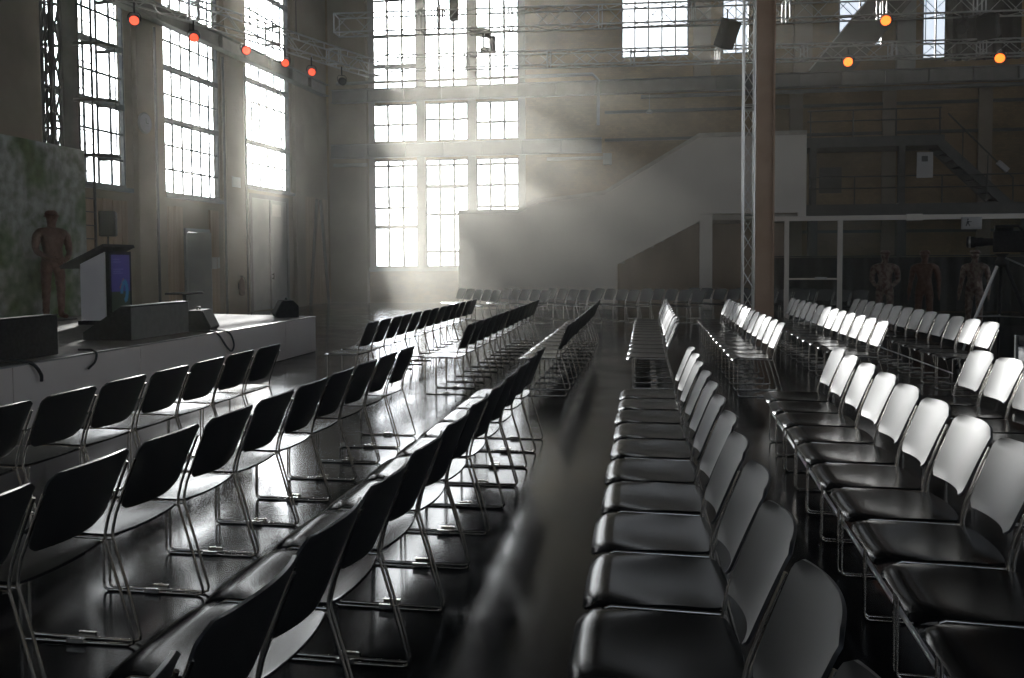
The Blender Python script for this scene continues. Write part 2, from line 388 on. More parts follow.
# crane runway girders round the hall
def ibeam(mb, a, b, h, w):
    a, b = Vector(a), Vector(b); d = (b - a).normalized(); s = Vector((-d.y, d.x, 0)); L = (b - a).length; c = (a + b) / 2
    R = Matrix((d, s, Z)).transposed()
    mb.box(c, (L, .02, h), R); mb.box(c + Z * (h / 2), (L, w, .03), R); mb.box(c - Z * (h / 2), (L, w, .03), R)
    n = int(L / 1.4)
    for i in range(1, n): mb.box(a + d * (L * i / n), (.015, w * .9, h), R)
mb = MB(); ibeam(mb, (-11.7, YB - .45, 7.78), (16.5, YB - .45, 7.78), .46, .3); struct('crane_beam', mb, 'girder')
mb = MB(); ibeam(mb, lw(6, -.42, 7.9), lw(31, -.42, 7.9), .4, .3); struct('crane_beam', mb, 'girder')
mb = MB(); ibeam(mb, (-11.8, YB - .35, 5.74), (-1.6, YB - .35, 5.74), .5, .26); struct('gallery_beam', mb, 'girder')
struct('pipe_trim', MB().tube([(-11.6, YB - .62, 5.2), (-10.3, YB - .62, 5.2)], .07, 10), 'pier')
mb = MB().tube([(-11.4, YB - .75, 8.2), (-1.9, YB - .75, 8.2), (-1.7, YB - .75, 8.0), (-1.7, YB - .75, 6.4)], .06, 10); struct('pipe_trim', mb, 'pier')
mb = MB().tube([(-.2, YB - .7, 7.35), (16.4, YB - .7, 7.35)], .07, 10); struct('pipe_trim', mb, 'girder')
mb = MB().tube([(-3.6, YB - .2, 5.3), (-1.5, YB - .2, 5.3)], .06, 10); mb.box((-1.4, YB - .2, 5.25), (.3, .3, .4)); struct('pipe_trim', mb, 'pier')
# bay panels and cornices on the right half of the back wall
mb = MB()
for xx in (5.2, 8.3, 11.4, 14.5): mb.bbox((xx - .22, YB - .12, 0), (xx + .22, YB, 7.4))
struct(f'trim_{ti}', mb, 'plaster'); ti += 1
mb = MB()
for zz in (2.5, 5.9, 6.9): mb.bbox((-1.5, YB - .1, zz), (16.9, YB, zz + .1))
struct(f'trim_{ti}', mb, 'steel'); ti += 1
# main column
mb = MB(); mb.bbox((2.47, 20.5, 0), (2.51, 20.9, HZ)); mb.bbox((2.84, 20.5, 0), (2.88, 20.9, HZ)); mb.bbox((2.51, 20.55, 0), (2.84, 20.85, HZ))
mb.bbox((2.36, 20.4, 0), (2.99, 21.0, .05)); struct('pillar_middle', mb, 'rustcol')

# ------------------------------------------------------------------ chair
def build_chair():
    t = thing('conference_chair', '-', 'chair')
    # seat
    NU, NV = 15, 17; g = []
    L = .475
    for i in range(NU):
        u = i / (NU - 1); u = .5 - .5 * math.cos(PI * u) if 0 < u < 1 else u
        row = []
        hw = .249 - .022 * u
        rf, rr = .045, .03
        xs = L * u
        if xs < rf: hw -= rf - math.sqrt(max(0, rf * rf - (rf - xs) ** 2))
        if L - xs < rr: hw -= (rr - math.sqrt(max(0, rr * rr - (rr - (L - xs)) ** 2)))
        for j in range(NV):
            v = -1 + 2 * j / (NV - 1); v = math.sin(v * PI / 2) * .5 + v * .5
            z = .446 - .018 * u - .010 * (1 - v * v) * math.sin(PI * min(1, u * 1.05))
            fr = max(0, 1 - xs / .075); z -= .03 * fr * fr
            z -= .016 * abs(v) ** 6 * max(0, 1 - u * 1.6)
            z += .006 * max(0, (u - .8) / .2) ** 2
            x = -.018 + (L - .02 * v * v) * u
            row.append(Vector((x, hw * v, z)))
        g.append(row)
    g = [[r[j] for j in range(NV)] for r in g]
    MB().sheet(g, .010).obj('seat', 'seat', t)
    # backrest
    NU, NV = 14, 17; g = []; H = .292
    for i in range(NU):
        u = i / (NU - 1); s = u * H; row = []
        hw = .214 + .021 * min(1, u * 1.2)
        rt, rb = .034, .05
        if H - s < rt: hw -= rt - math.sqrt(max(0, rt * rt - (rt - (H - s)) ** 2))
        if s < rb: hw -= .8 * (rb - math.sqrt(max(0, rb * rb - (rb - s) ** 2)))
        for j in range(NV):
            v = -1 + 2 * j / (NV - 1)
            x = .474 + .118 * u + .012 * (u - .5) ** 2 - .034 * v * v
            z = .520 + H * u - .006 * v * v * (u > .9)
            row.append(Vector((x, hw * v, z)))
        g.append(row)
    for r in g: r.reverse()
    MB().sheet(g, .009).obj('backrest', 'plastic', t)
    # side frames: sled, front leg, seat rail, rear leg running up behind the back
    for sy in (-1, 1):
        y = .246 * sy; z0 = .0065
        mb = MB()
        mb.tube([(.425, y, .418), (.075, y, .424), (.060, y, .418), (.054, y, .404), (.050, y, .04), (.053, y, .018), (.070, y, z0), (.20, y, z0), (.40, y, z0), (.520, y, z0), (.540, y, .014), (.543, y, .032), (.485, y, .24), (.430, y, .425), (.433, y, .462), (.447, y, .52), (.500, y * .995, .66), (.535, y * .99, .745)], .0063, 8)
        mb.obj('side_frame', 'chrome', t, label='thin chrome sled leg and back upright')
        MB().box((.30, y - .012 * sy, .018), (.075, .012, .018)).obj('link_clip', 'chrome', t)
    MB().tube([(.085, -.246, .412), (.085, .246, .412)], .006, 8).obj('cross_bar', 'chrome', t)
    MB().tube([(.405, -.246, .413), (.405, .246, .413)], .006, 8).obj('cross_bar', 'chrome', t)
    return t
PROTO = build_chair(); used = [False]
ORD = 'first second third fourth fifth sixth seventh eighth ninth tenth eleventh twelfth thirteenth fourteenth'.split()
def chair(label, loc, rz, group):
    rz += random.uniform(-.012, .012); loc = (loc[0] + random.uniform(-.008, .008), loc[1] + random.uniform(-.006, .006), 0)
    if not used[0]:
        used[0] = True; PROTO.location = loc; PROTO.rotation_euler.z = rz; PROTO['label'] = label; PROTO['group'] = group; return PROTO
    return dup(PROTO, label, loc, rz, group)
PITCH = .53
NEAR = [('front row facing the stage', -3.775, 3.916, -1, 6, 0), ('second row from the stage', -2.545, 2.87, -1, 8, 0), ('third row from the stage', -1.415, 1.266, 0, 11, 0),
        ('fourth row from the stage', -.19, 1.92, -1, 10, 0), ('fifth row from the stage', .915, 1.9456, 0, 10, -.032), ('sixth row from the stage', 2.005, 2.905, 3, 8, 0)]
for rn, x, y0, k0, k1, rot in NEAR:
    for k in range(k1, k0 - 1, -1):
        yy = y0 + k * PITCH; xx = x + (-rot) * (yy - 5.6)
        chair(f'black chair {ORD[k1 - k]} from the cross aisle, {rn}, near block', (xx, yy, 0), rot, 'chairs of the near block')
FAR = [('front row facing the stage', -3.85, 10.2), ('second row from the stage', -2.585, 10.0), ('third row from the stage', -1.435, 10.0),
       ('fourth row from the stage', -.2, 10.2), ('fifth row from the stage', .965, 10.24), ('sixth row from the stage', 2.19, 10.66), ('seventh row from the stage', 3.33, 10.56)]
for rn, x, y0 in FAR:
    for k in range(13):
        chair(f'black chair {ORD[k]} from the cross aisle, {rn}, far block', (x, y0 + k * PITCH, 0), 0, 'chairs of the far block')
th = math.radians(36.9); rv = Vector((math.sin(th), -math.cos(th), 0))
for j in range(8):
    c = Vector((-4.85 + 1.27 * j, 22.45, 0))
    if 2.0 < c.x + .6 < 3.4: c.y += .55
    for i in range(5):
        p = c + rv * ((i - 2) * PITCH)
        chair(f'grey-lit chair {ORD[i]} from the stair wall, {ORD[j]} slanting row from the tall window', p, th, 'slanting rows at the hall end')

# rods linking the front legs of two rows, their glint put in as white
MB().tube([(.985 + .032 * (y - 5.6), y, .25) for y in (1.75, 4.5, 7.45)], .009, 8).obj('link_rod', 'pale', label='thin pale rod running straight along the front legs of the near fifth row', category='rod')
MB().tube([(3.402, y, .25) for y in (10.35, 13.5, 16.9)], .007, 8).obj('link_rod', 'pale', label='thin pale rod along the front legs of the far seventh row', category='rod')

# ------------------------------------------------------------------ stage
SZ = .61
t = thing('stage_platform', 'low stage with grey-white skirt and brown-grey top', 'stage', (0, 0, 0))
poly = [(-5.68, 1.0), (-5.68, 14.3), (-8.6, 15.08), (-10.5, 15.5), (-10.5, 1.0)]
MB().prism(poly, .52, SZ, 'z').obj('stage_top', 'stagetop', t)
y = 1.02; 
while y < 14.2:
    y1 = min(y + 2.0, 14.28)
    MB().bbox((-5.68, y + .006, .01), (-5.65, y1 - .006, SZ - .012)).obj('skirt_panel', 'fascia', t); y = y1
a, b = Vector((-5.66, 14.3, 0)), Vector((-8.6, 15.08, 0)); d = (b - a); R = RZ(math.atan2(d.y, d.x))
MB().box((a + b) / 2 + Vector((.0, -.02, .3)), (d.length, .03, .58), R).obj('skirt_panel', 'fascia', t)
MB().bbox((-5.685, 1.0, SZ - .012), (-5.645, 14.3, SZ + .004)).obj('edge_strip', 'alu', t)
mb = MB()
for yy in (2, 5, 8, 11, 14):
    for xx in (-6.2, -8, -9.9): mb.bbox((xx - .03, yy - .03, 0.0), (xx + .03, yy + .03, .52))
mb.obj('substructure', 'steel', t)
# mural backdrop at the rear of the stage
t = thing('stage_backdrop', 'tall woodland mural screen standing at the rear of the stage', 'backdrop', (-10.05, 8, SZ))
MB().bbox((-.04, -6, 0.005), (.04, 6.38, 2.97)).obj('mural_panel', 'mural', t)
mb = MB()
for yy in (-5, -2, 1, 4, 6): mb.tube([(-.08, yy, 0.01), (-.08, yy, 2.8)], .025, 8); mb.tube([(-.4, yy, .02), (-.08, yy, 1.5)], .02, 8)
mb.obj('support_frame', 'alu', t)
# tall unlit hanging above: nothing.  Lectern
t = thing('lectern', 'white lectern with dark sloping top and a screen on its front', 'lectern', (-8.23, 12.24, SZ))
prof = [(-.2, .07), (.2, .07), (.2, 1.1), (-.2, .92)]
MB().prism(prof, -.3, .3, 'y').obj('body', 'lectern', t)
MB().box((-.0, 0, .035), (.5, .62, .06)).obj('base_plate', 'black', t)
tp = MB(); sl = math.atan2(.18, .4); tp.box((-.11, 0, 1.035), (.80, .78, .045), RY(-sl)); tp.obj('top_board', 'black', t)
bz = MB().box((.235, 0, .62), (.06, .56, .98)).obj('screen_housing', 'black', t, label='black upright screen housing')
sc = MB().bbox((.266, -.235, .50), (.268, .235, 1.06)).obj('screen', 'scr_purple', bz)
MB().bbox((.266, -.235, .18), (.268, .235, .499)).obj('screen', 'scr_green', bz)
mb = MB()
for i in range(13):
    a = math.radians(-60 + i * 20); mb.box((.2695, .085 + .085 * math.cos(a) * .8, .50 + .15 * math.sin(a)), (.002, .07, .07), RX(a))
mb.obj('screen_motif', 'scr_cyan', bz)
mb = MB()
for i in range(5): mb.box((.2695, -.02 + .02 * i, .56 + .03 * i), (.002, .03, .035), RX(.5))
mb.obj('screen_motif', 'scr_pink', bz)
mb = MB()
for zz, w in ((.99, .16), (.95, .2), (.84, .26), (.81, .2), (.78, .24)): mb.box((.2695, -.19 + w / 2, zz), (.002, w, .012))
mb.obj('screen_text_line', 'scr_line', bz)
MB().tube([(-.36, -.1, .03), (-.30, -.1, .05), (-.25, -.08, .04)], .02, 8).obj('cable_gland', 'cable', t)
# wedge-shaped confidence monitors on the stage front
def wedge(name, label, y0, y1, x, front, depth, h):
    t = thing(name, label, 'monitor', (x, (y0 + y1) / 2, SZ), group='wedge cabinets along the stage front')
    w = (y1 - y0) / 2
    MB().prism([(0, .005), (0, h), (-.12, h), (-depth, .10), (-depth, .005)], -w, w, 'y').obj('cabinet', 'black', t)
    MB().bbox((.0, -w + .01, .012), (.012, w - .01, h - .012)).obj('front_board', front, t)
    MB().bbox((-.12, -w, h), (.014, w, h + .012)).obj('top_edge', 'greybox' if front != 'black' else 'black', t)
    ang = math.atan2(h - .10, depth - .12); c = Vector((-(depth + .12) / 2, 0, (h + .10) / 2)) + Vector((-math.sin(ang), 0, math.cos(ang))) * .008
    MB().box(c, (math.hypot(depth - .12, h - .1) - .1, 2 * w - .1, .012), RY(-ang)).obj('screen_glass', 'lens_dark', t)
wedge('monitor_wedge', 'grey-fronted wedge cabinet on the stage below the lectern', 9.47, 10.78, -6.05, 'greybox', .62, .41)
wedge('monitor_wedge', 'matt black wedge cabinet at the stage edge before the mural', 6.6, 7.97, -5.9, 'black', 1.1, .40)
# low table behind the grey cabinet
t = thing('side_table', 'small flat black table on the stage behind the grey cabinet', 'table', (-7.55, 13.35, SZ))
MB().rbox((0, 0, .43), (.42, .5, .03), .02).obj('table_top', 'black', t)
MB().lathe([(.16, 0.003), (.16, .012), (.03, .02), (.025, .4), (.06, .415)], 16).obj('pedestal', 'black', t)
# floor monitor speakers
def floor_monitor(label, loc, rz):
    t = thing('floor_monitor', label, 'speaker', loc, rz, 'floor monitor speakers')
    prof = [(-.19, .004), (.16, .004), (.19, .05), (.07, .29), (-.10, .29), (-.19, .2)]
    MB().prism(prof, -.26, .26, 'y').obj('cabinet', 'black', t)
    a = math.atan2(.24, -.12)
    c = Vector((.13, 0, .17)) + Vector((math.cos(a - PI / 2), 0, math.sin(a - PI / 2))) * .006
    MB().box(c, (.24, .48, .012), RY(-a)).obj('grille', 'grille', t)
    MB().tube([(-.02, -.08, .29), (-.02, -.07, .32), (-.02, .07, .32), (-.02, .08, .29)], .012, 8).obj('handle', 'cable', t)
    return t
floor_monitor('black wedge floor speaker beside the grey cabinet, cable hanging off it', (-6.02, 11.05, SZ), .25)
floor_monitor('black wedge floor speaker at the far front corner of the stage', (-6.1, 14.05, SZ), -2.6)
# cables hanging over the stage edge
def smooth(pts, n=6):
    P = [Vector(p) for p in pts]; P = [P[0] * 2 - P[1]] + P + [P[-1] * 2 - P[-2]]; out = []
    for i in range(1, len(P) - 2):
        a, b, c, d = P[i - 1:i + 3]
        for k in range(n):
            t = k / n; out.append(.5 * (2 * b + (c - a) * t + (2 * a - 5 * b + 4 * c - d) * t * t + (3 * b - a - 3 * c + d) * t ** 3))
    return out + [P[-2]]
def drop(label, pts, r=.014): MB().tube(smooth(pts), r, 8).obj('stage_cable', 'cable', label=label, category='cable')
drop('thick dark cable loop over the stage edge below the black cabinet', [(-5.95, 7.15, .63), (-5.74, 7.2, .64), (-5.625, 7.25, .60), (-5.60, 7.32, .50), (-5.61, 7.34, .43)], .016)
drop('thin dark cable over the stage edge by the end of the black cabinet', [(-5.9, 8.3, .628), (-5.72, 8.25, .634), (-5.63, 8.2, .60), (-5.615, 8.15, .52), (-5.62, 8.05, .46)], .012)
drop('looped black cable hanging down the skirt from a floor speaker', [(-5.92, 10.7, .63), (-5.72, 10.75, .632), (-5.63, 10.8, .58), (-5.61, 10.98, .40), (-5.61, 11.12, .33), (-5.615, 11.2, .42), (-5.63, 11.1, .58), (-5.72, 10.95, .63), (-5.85, 10.95, .635)], .013)
# loudspeaker on a stand beyond the stage
t = thing('speaker_stand', 'thin black stand carrying a loudspeaker beyond the mural screen', 'stand', (-10.63, 15.95, 0))
MB().tube([(0, 0, .1), (0, 0, 2.08)], .018, 10).obj('pole', 'black', t)
for k in range(3):
    a = k * 2.094 + .4; MB().tube([(0, 0, .75), (.45 * math.cos(a), .45 * math.sin(a), .012)], .012, 8).obj('leg', 'black', t)
t = thing('loudspeaker', 'dark box loudspeaker raised on a thin stand by the boarded wall', 'speaker', (-10.63, 15.95, 2.085), .45)
MB().rbox((0, 0, .25), (.3, .3, .5), .03).obj('cabinet', 'black', t)
MB().rbox((.153, 0, .25), (.012, .27, .46), .005).obj('grille', 'grille', t)

# ------------------------------------------------------------------ standing sculptures
def figure(label, loc, rz, m, hands_front=False, h=1.0, seed=1):
    rnd = random.Random(seed)
    P = [(0, 0, .95)]; Rr = [.125]; E = []
    def chain(a, pts, rads):
        for p, r in zip(pts, rads):
            P.append(p); Rr.append(r); E.append((a, len(P) - 1)); a = len(P) - 1
        return a
    chest = chain(0, [(.01, 0, 1.12), (0, 0, 1.32)], [.125, .15])
    neck = chain(chest, [(0, 0, 1.46), (.01, 0, 1.54)], [.075, .06])
    head = chain(neck, [(.015, 0, 1.62), (.01, 0, 1.70), (0, 0, 1.76)], [.085, .095, .06])
    chain(neck + 1, [(.105, 0, 1.63), (.118, 0, 1.615)], [.022, .014])
    for s in (-1, 1):
        chain(neck + 2, [(0, .095 * s, 1.685)], [.02])
        hip = chain(0, [(0, .10 * s, .87), (.02, .115 * s, .5), (0, .12 * s, .13), (0, .12 * s, .06)], [.10, .072, .05, .05])
        chain(hip, [(.09, .135 * s, .045), (.16, .145 * s, .035)], [.045, .033])
        if hands_front:
            w = chain(chest, [(0, .17 * s, 1.40), (-.01, .23 * s, 1.36), (.02, .27 * s, 1.1), (.20, .16 * s, .98), (.25, .11 * s, .96)], [.09, .075, .052, .038, .036])
            dirs = Vector((.06, -.055 * s, -.015))
        else:
            w = chain(chest, [(0, .17 * s, 1.40), (-.01, .23 * s, 1.36), (-.02, .28 * s, 1.1), (.03, .30 * s, .86), (.04, .30 * s, .79)], [.09, .075, .052, .038, .036])
            dirs = Vector((.012, .005 * s, -.075))
        side = Vector((1, 0, 0)) if not hands_front else Vector((0, 0, 1))
        b = Vector(P[w])
        for q in range(4):
            r0 = b + dirs * .7 + side * ((q - 1.5) * .021); ln_ = (.9, 1.05, 1.0, .8)[q]
            chain(w, [r0, r0 + dirs * .55 * ln_, r0 + dirs * .95 * ln_ + Vector((.012, 0, 0))], [.0105, .0095, .008])
        tb = b + side * .03
        chain(w, [tb + dirs * .3 + side * .02, tb + dirs * .8 + side * .03], [.011, .009])
    me = bpy.data.meshes.new('figure_sculpture'); me.from_pydata([Vector(p) * h for p in P], E, [])
    o = bpy.data.objects.new('figure_sculpture', me); COL.objects.link(o)
    o.location = loc; o.rotation_euler.z = rz
    sk = o.modifiers.new('Skin', 'SKIN'); sk.use_smooth_shade = True
    for i, r in enumerate(Rr): me.skin_vertices[0].data[i].radius = (r * h, r * h)
    me.skin_vertices[0].data[0].use_root = True
    sb = o.modifiers.new('Sub', 'SUBSURF'); sb.levels = 2; sb.render_levels = 2
    tx = bpy.data.textures.new('crumple', 'CLOUDS'); tx.noise_scale = .07
    dp = o.modifiers.new('Crumple', 'DISPLACE'); dp.texture = tx; dp.strength = .03; dp.mid_level = .5
    me.materials.append(M[m]); o['label'] = label; o['category'] = 'sculpture'; o['group'] = 'standing metal figures'
    return o
o = figure('rust-brown standing figure sculpture on the stage before the mural', (-9.66, 12.98, SZ + .02), -.5, 'rust', True, 1.02)
# base plates so that the sculptures stand on something flat
def plinth(label, x, y, z): MB().rbox((x, y, z + .011), (.5, .5, .02), .02).obj('sculpture_base', 'steel', label=label, category='base plate')
plinth('flat steel plate under the rust-brown figure on the stage', -9.66, 12.98, SZ)
for i, (x, m, l, hf) in enumerate(((5.05, 'tin', 'dull figure sculpture nearest the partition door, its feet hidden by chairs', True), (5.85, 'rust', 'rusty figure sculpture standing between two duller ones by the partition', False), (6.85, 'tin', 'dull tin figure sculpture beside the video camera tripod', False))):
    figure(l, (x, 19.6, .022), -1.9 - .2 * i, m, hf, .98, i + 3)
    plinth(('flat steel plate under the dull figure nearest the partition door', 'flat steel plate under the rusty figure by the partition', 'flat steel plate under the tin figure by the tripod')[i], x, 19.6, 0)

# ------------------------------------------------------------------ white stair enclosure at the hall end
t = thing('stair_enclosure', 'white panelled staircase enclosure rising to a landing before the back wall', 'staircase', (0, 28, 0))
poly = [(-6.08, .01), (-6.08, 3.12), (-4.1, 3.12), (-3.55, 3.42), (-1.35, 3.66), (1.62, 5.40), (4.86, 5.40), (4.86, 2.86), (4.62, 2.86), (4.62, 3.02), (1.66, 3.02), (1.66, 2.80), (-.96, 1.43), (-.96, .01)]
MB().prism(poly, -.1, .1, 'y').obj('parapet_panel', 'white', t)
top = [(-6.08, 3.12), (-4.1, 3.12), (-3.55, 3.42), (-1.35, 3.66), (1.62, 5.40), (4.86, 5.40)]
mb = MB(); mb.prism(top + [(x, z + .13) for x, z in reversed(top)], -.14, .14, 'y'); mb.obj('coping', 'coping', t, label='beige coping along the parapet')
MB().bbox((1.66, -.14, .01), (2.04, .14, 3.0)).obj('post', 'white', t)
MB().bbox((1.7, .1, 2.82), (4.86, 2.6, 3.0)).obj('landing', 'coping', t)
mb = MB(); n = 17
for i in range(n):
    x0 = -3.94 + i * .32; z0 = .02 + i * .178
    mb.bbox((x0, .1, max(.02, z0 - .15)), (x0 + .34, 1.4, z0 + .16))
mb.obj('stair_flight', 'coping', t)
MB().prism([(-6.0, .01), (-6.0, 3.1), (-4.1, 3.1), (-1.35, 3.6), (1.62, 5.38), (1.62, 2.9), (-.96, 1.5), (-.96, .01)], 1.4, 1.5, 'y').obj('inner_panel', 'white', t)
MB().bbox((-.9, 2.3, .01), (4.7, 2.4, 2.8)).obj('rear_lining', 'boards', t)

# ------------------------------------------------------------------ steel gallery on the right
t = thing('steel_gallery', 'dark two-level steel gallery with handrails along the brick wall', 'gallery', (0, 30.6, 0))
MB().bbox((5.2, -.6, 2.98), (16.5, 1.1, 3.38)).obj('lower_deck', 'steel', t)
MB().bbox((5.2, -.3, 5.28), (9.6, 1.1, 5.62)).obj('upper_deck', 'steel', t)
mb = MB()
for z in (3.9, 4.28): mb.tube([(5.3, -.58, z), (16.4, -.58, z)], .025, 8)
for i in range(9): mb.tube([(5.4 + 1.35 * i, -.58, 3.38), (5.4 + 1.35 * i, -.58, 4.28)], .025, 8)
mb.obj('lower_railing', 'steel', t)
mb = MB()
for z in (6.15, 6.5): mb.tube([(5.3, -.28, z), (9.5, -.28, z)], .025, 8)
for i in range(4): mb.tube([(5.4 + 1.35 * i, -.28, 5.6), (5.4 + 1.35 * i, -.28, 6.5)], .025, 8)
mb.obj('upper_railing', 'steel', t)
mb = MB(); a, b = Vector((9.5, -.25, 5.35)), Vector((11.7, -.25, 3.2)); dd = (b - a); R = RY(-math.atan2(dd.z, dd.x))
for yy in (-.25, .65): mb.box((a + b) / 2 + Vector((0, yy + .25, 0)), (dd.length, .06, .3), R)
for i in range(10): p = a + dd * ((i + .5) / 10); mb.box(p + Vector((0, .45, 0)), (.26, .9, .03))
mb.obj('stair_flight', 'steel', t)
mb = MB().tube([a + Vector((.2, -.03, .95)), b + Vector((0, -.03, .98)), b + Vector((.0, -.03, .1))], .025, 8)
for q in (.3, .65): p = a + dd * q; mb.tube([p + Vector((0, -.03, .05)), p + Vector((0, -.03, .97))], .02, 8)
mb.obj('stair_handrail', 'steel', t)
for x in (5.5, 8.3, 12.2, 15.5):
    mb = MB(); mb.bbox((x - .14, -.35, 0.0), (x + .14, -.05, 2.98))
    if x < 9: mb.bbox((x - .1, -.3, 3.38), (x + .1, -.1, 5.28))
    mb.obj('post', 'steel', t)
MB().bbox((8.66, -.633, 4.2), (9.15, -.605, 5.02)).obj('gallery_notice', 'paper', label='white upright notice board on the gallery railing', category='notice')
mb = MB(); mb.box((11.38, 30.32, 4.55), (.42, .1, .16), RY(.75)); mb.obj('strip_light', 'paper', label='short pale strip light fixed to the gallery stair handrail', category='light')
bpy.data.objects['gallery_notice'].location = (0, 30.6, 0)
mb = MB(); mb.bbox((8.80, -.636, 4.72), (8.99, -.633, 4.9)); mb.obj('pictogram', 'exitgreen', bpy.data.objects['gallery_notice'])
MB().bbox((6.0, YB - .06, 3.9), (6.75, YB - .0, 4.8)).obj('wall_vent', 'steel', label='dark square vent panel in the brick wall above the gallery', category='vent')
# black drape below the gallery
mb = MB(); N = 120; g = []
for z in (0.02, .8, 1.62): g.append([Vector((3.4 + 9.2 * i / N, 27.2 + .06 * math.sin(i * 1.1) * (1.3 - .3 * z) + .03 * math.sin(i * .37), z)) for i in range(N + 1)])
mb.sheet(g, .01); mb.obj('low_drape', 'drape', label='long low black drape standing under the dark gallery', category='drape')
mb = MB(); mb.tube([(3.3, 27.2, 1.66), (12.7, 27.2, 1.66)], .02, 8)
for x in (3.35, 6.5, 9.6, 11.85): mb.tube([(x, 27.32, 0), (x, 27.32, 1.66)], .02, 8); mb.box((x, 27.32, .01), (.4, .4, .018))
mb.obj('drape_rail', 'steel', label='thin rail and uprights carrying the low black drape', category='rail')
# blackout drape half across the last high window
mb = MB(); g = []
for z in (8.25, 10.2, 12.1): g.append([Vector((9.95 + 2.4 * i / 40, 31.6 + .05 * math.sin(i * 1.2), z)) for i in range(41)])
mb.sheet(g, .01); mb.obj('blackout_drape', 'drape', label='dark blackout drape hung over the last high window', category='drape')

# ------------------------------------------------------------------ glazed partition and signs
t = thing('glass_partition', 'white-framed glazed partition with a door beside the brown column', 'partition', (0, 21.2, 0))
for x in (3.26, 4.46, 9.2): MB().bbox((x - .05, -.04, 0.0), (x + .05, .04, 2.46)).obj('upright', 'white', t)
MB().bbox((2.95, -.05, 2.46), (9.3, .05, 2.57)).obj('head_rail', 'white', t)
dl = MB().bbox((3.32, -.02, .02), (4.40, .02, .08)); dl.bbox((3.32, -.02, 1.085), (4.40, .02, 1.12)).obj('door_rail', 'white', t)
MB().box((4.03, -.05, 1.12), (.26, .05, .05)).obj('door_handle', 'alu', t)
MB().bbox((3.32, -.004, .09), (4.40, .004, 2.45)).obj('door_pane', 'door_glass', t)
MB().bbox((4.52, -.004, .03), (9.14, .004, 2.45)).obj('side_pane', 'door_glass', t)
MB().bbox((5.9, -.07, 2.44), (6.25, -.05, 2.59)).obj('rail_joint', 'white', t)
t = thing('exit_sign', 'pale box sign with a dark pictogram on the partition rail', 'sign', (7.27, 21.06, 2.22))
MB().rbox((0, 0, .14), (.42, .08, .28), .01).obj('sign_box', 'paper', t)
mb = MB(); mb.box((-.09, -.042, .16), (.05, .004, .07), RY(.3)); mb.box((-.09, -.042, .225), (.03, .004, .03)); mb.box((-.115, -.042, .105), (.02, .004, .07), RY(.5)); mb.box((-.065, -.042, .105), (.02, .004, .07), RY(-.5)); mb.box((-.04, -.042, .17), (.06, .004, .015))
mb.obj('pictogram', 'exitgreen', t)
# notices on the left wall
def lnotice(label, y0, y1, z0, z1, cat='notice', m='paper'):
    o = lbox(y0, y1, z0, z1, -.085, -.072); o.obj('wall_notice', m, label=label, category=cat)
lnotice('white sheet notice on the boards beside the dark doorway', 23.66, 23.9, 1.38, 1.72)
lnotice('narrow pale sheet notice next to the larger one by the doorway', 23.95, 24.06, 1.4, 1.72)
o = lbox(24.72, 25.2, 3.86, 4.16, -.165, -.145); o.obj('wall_notice', 'paper', label='small pale sign on the pier between two tall windows', category='notice')
t = thing('wall_clock', 'faint round clock on the pier between the first two tall windows', 'clock', lw(20.5, -.15, 5.1), -math.atan(LK))
MB().lathe([(.26, 0), (.27, .03), (.25, .05)], 24, R=RY(PI / 2)).obj('case', 'girder', t)
MB().lathe([(.235, .045), (.235, .054)], 24, R=RY(PI / 2)).obj('dial', 'case', t)
mb = MB(); mb.box((.058, 0, .06), (.004, .014, .14)); mb.box((.058, .05, .0), (.004, .11, .014)); mb.obj('hand', 'black', t)
t = thing('fire_extinguisher', 'dark fire extinguisher hanging low on the pier by the grey gate', 'extinguisher', lw(25.0, -.26, .55))
MB().lathe([(.05, 0), (.085, .03), (.085, .42), (.05, .5), (.025, .53), (.025, .58)], 16).obj('cylinder', 'rust', t)
MB().tube([(0, 0, .57), (.06, .05, .55), (.1, .06, .4), (.1, .05, .2)], .012, 8).obj('hose', 'cable', t)
MB().box((0.0, .0, .6), (.05, .12, .03)).obj('trigger', 'black', t)
MB().box((-.1, 0, .3), (.03, .06, .2)).obj('bracket', 'steel', t)

# caged ladder and lattice mast against the first window
struct('pillar_side', lbox(17.06, 17.56, 0, HZ - .01, -.62, -.5), 'steel')
t = thing('lattice_mast', 'dark lattice mast standing in front of the nearest tall window', 'mast', tuple(lw(16.5, -.8, 0)), -math.atan(LK))
mb = MB(); w = .115
for a, b in ((-w, -w), (w, -w), (w, w), (-w, w)): mb.tube([(a, b, 0.0), (a, b, HZ - .01)], .035, 8)
mb.obj('chord', 'steel', t)
mb = MB(); z = .1; k = 0
while z < HZ - .9:
    for (a, b), (c, d) in (((-w, -w), (w, -w)), ((w, -w), (w, w)), ((w, w), (-w, w)), ((-w, w), (-w, -w))):
        mb.tube([(a, b, z), (c, d, z)], .022, 6)
        mb.tube([(a, b, z) if k % 2 else (c, d, z), (c, d, z + .85) if k % 2 else (a, b, z + .85)], .022, 6)
    z += .85; k += 1
mb.obj('lattice_brace', 'steel', t)
t = thing('caged_ladder', 'dark ladder with safety hoops in front of the nearest tall window', 'ladder', tuple(lw(17.75, -.62, 0)), -math.atan(LK))
for yy in (-.22, .22): MB().tube([(0, yy, 0), (0, yy, 12)], .03, 8).obj('stile', 'steel', t)
for i in range(39): MB().tube([(0, -.22, .3 + .3 * i), (0, .22, .3 + .3 * i)], .014, 6).obj('rung', 'steel', t)
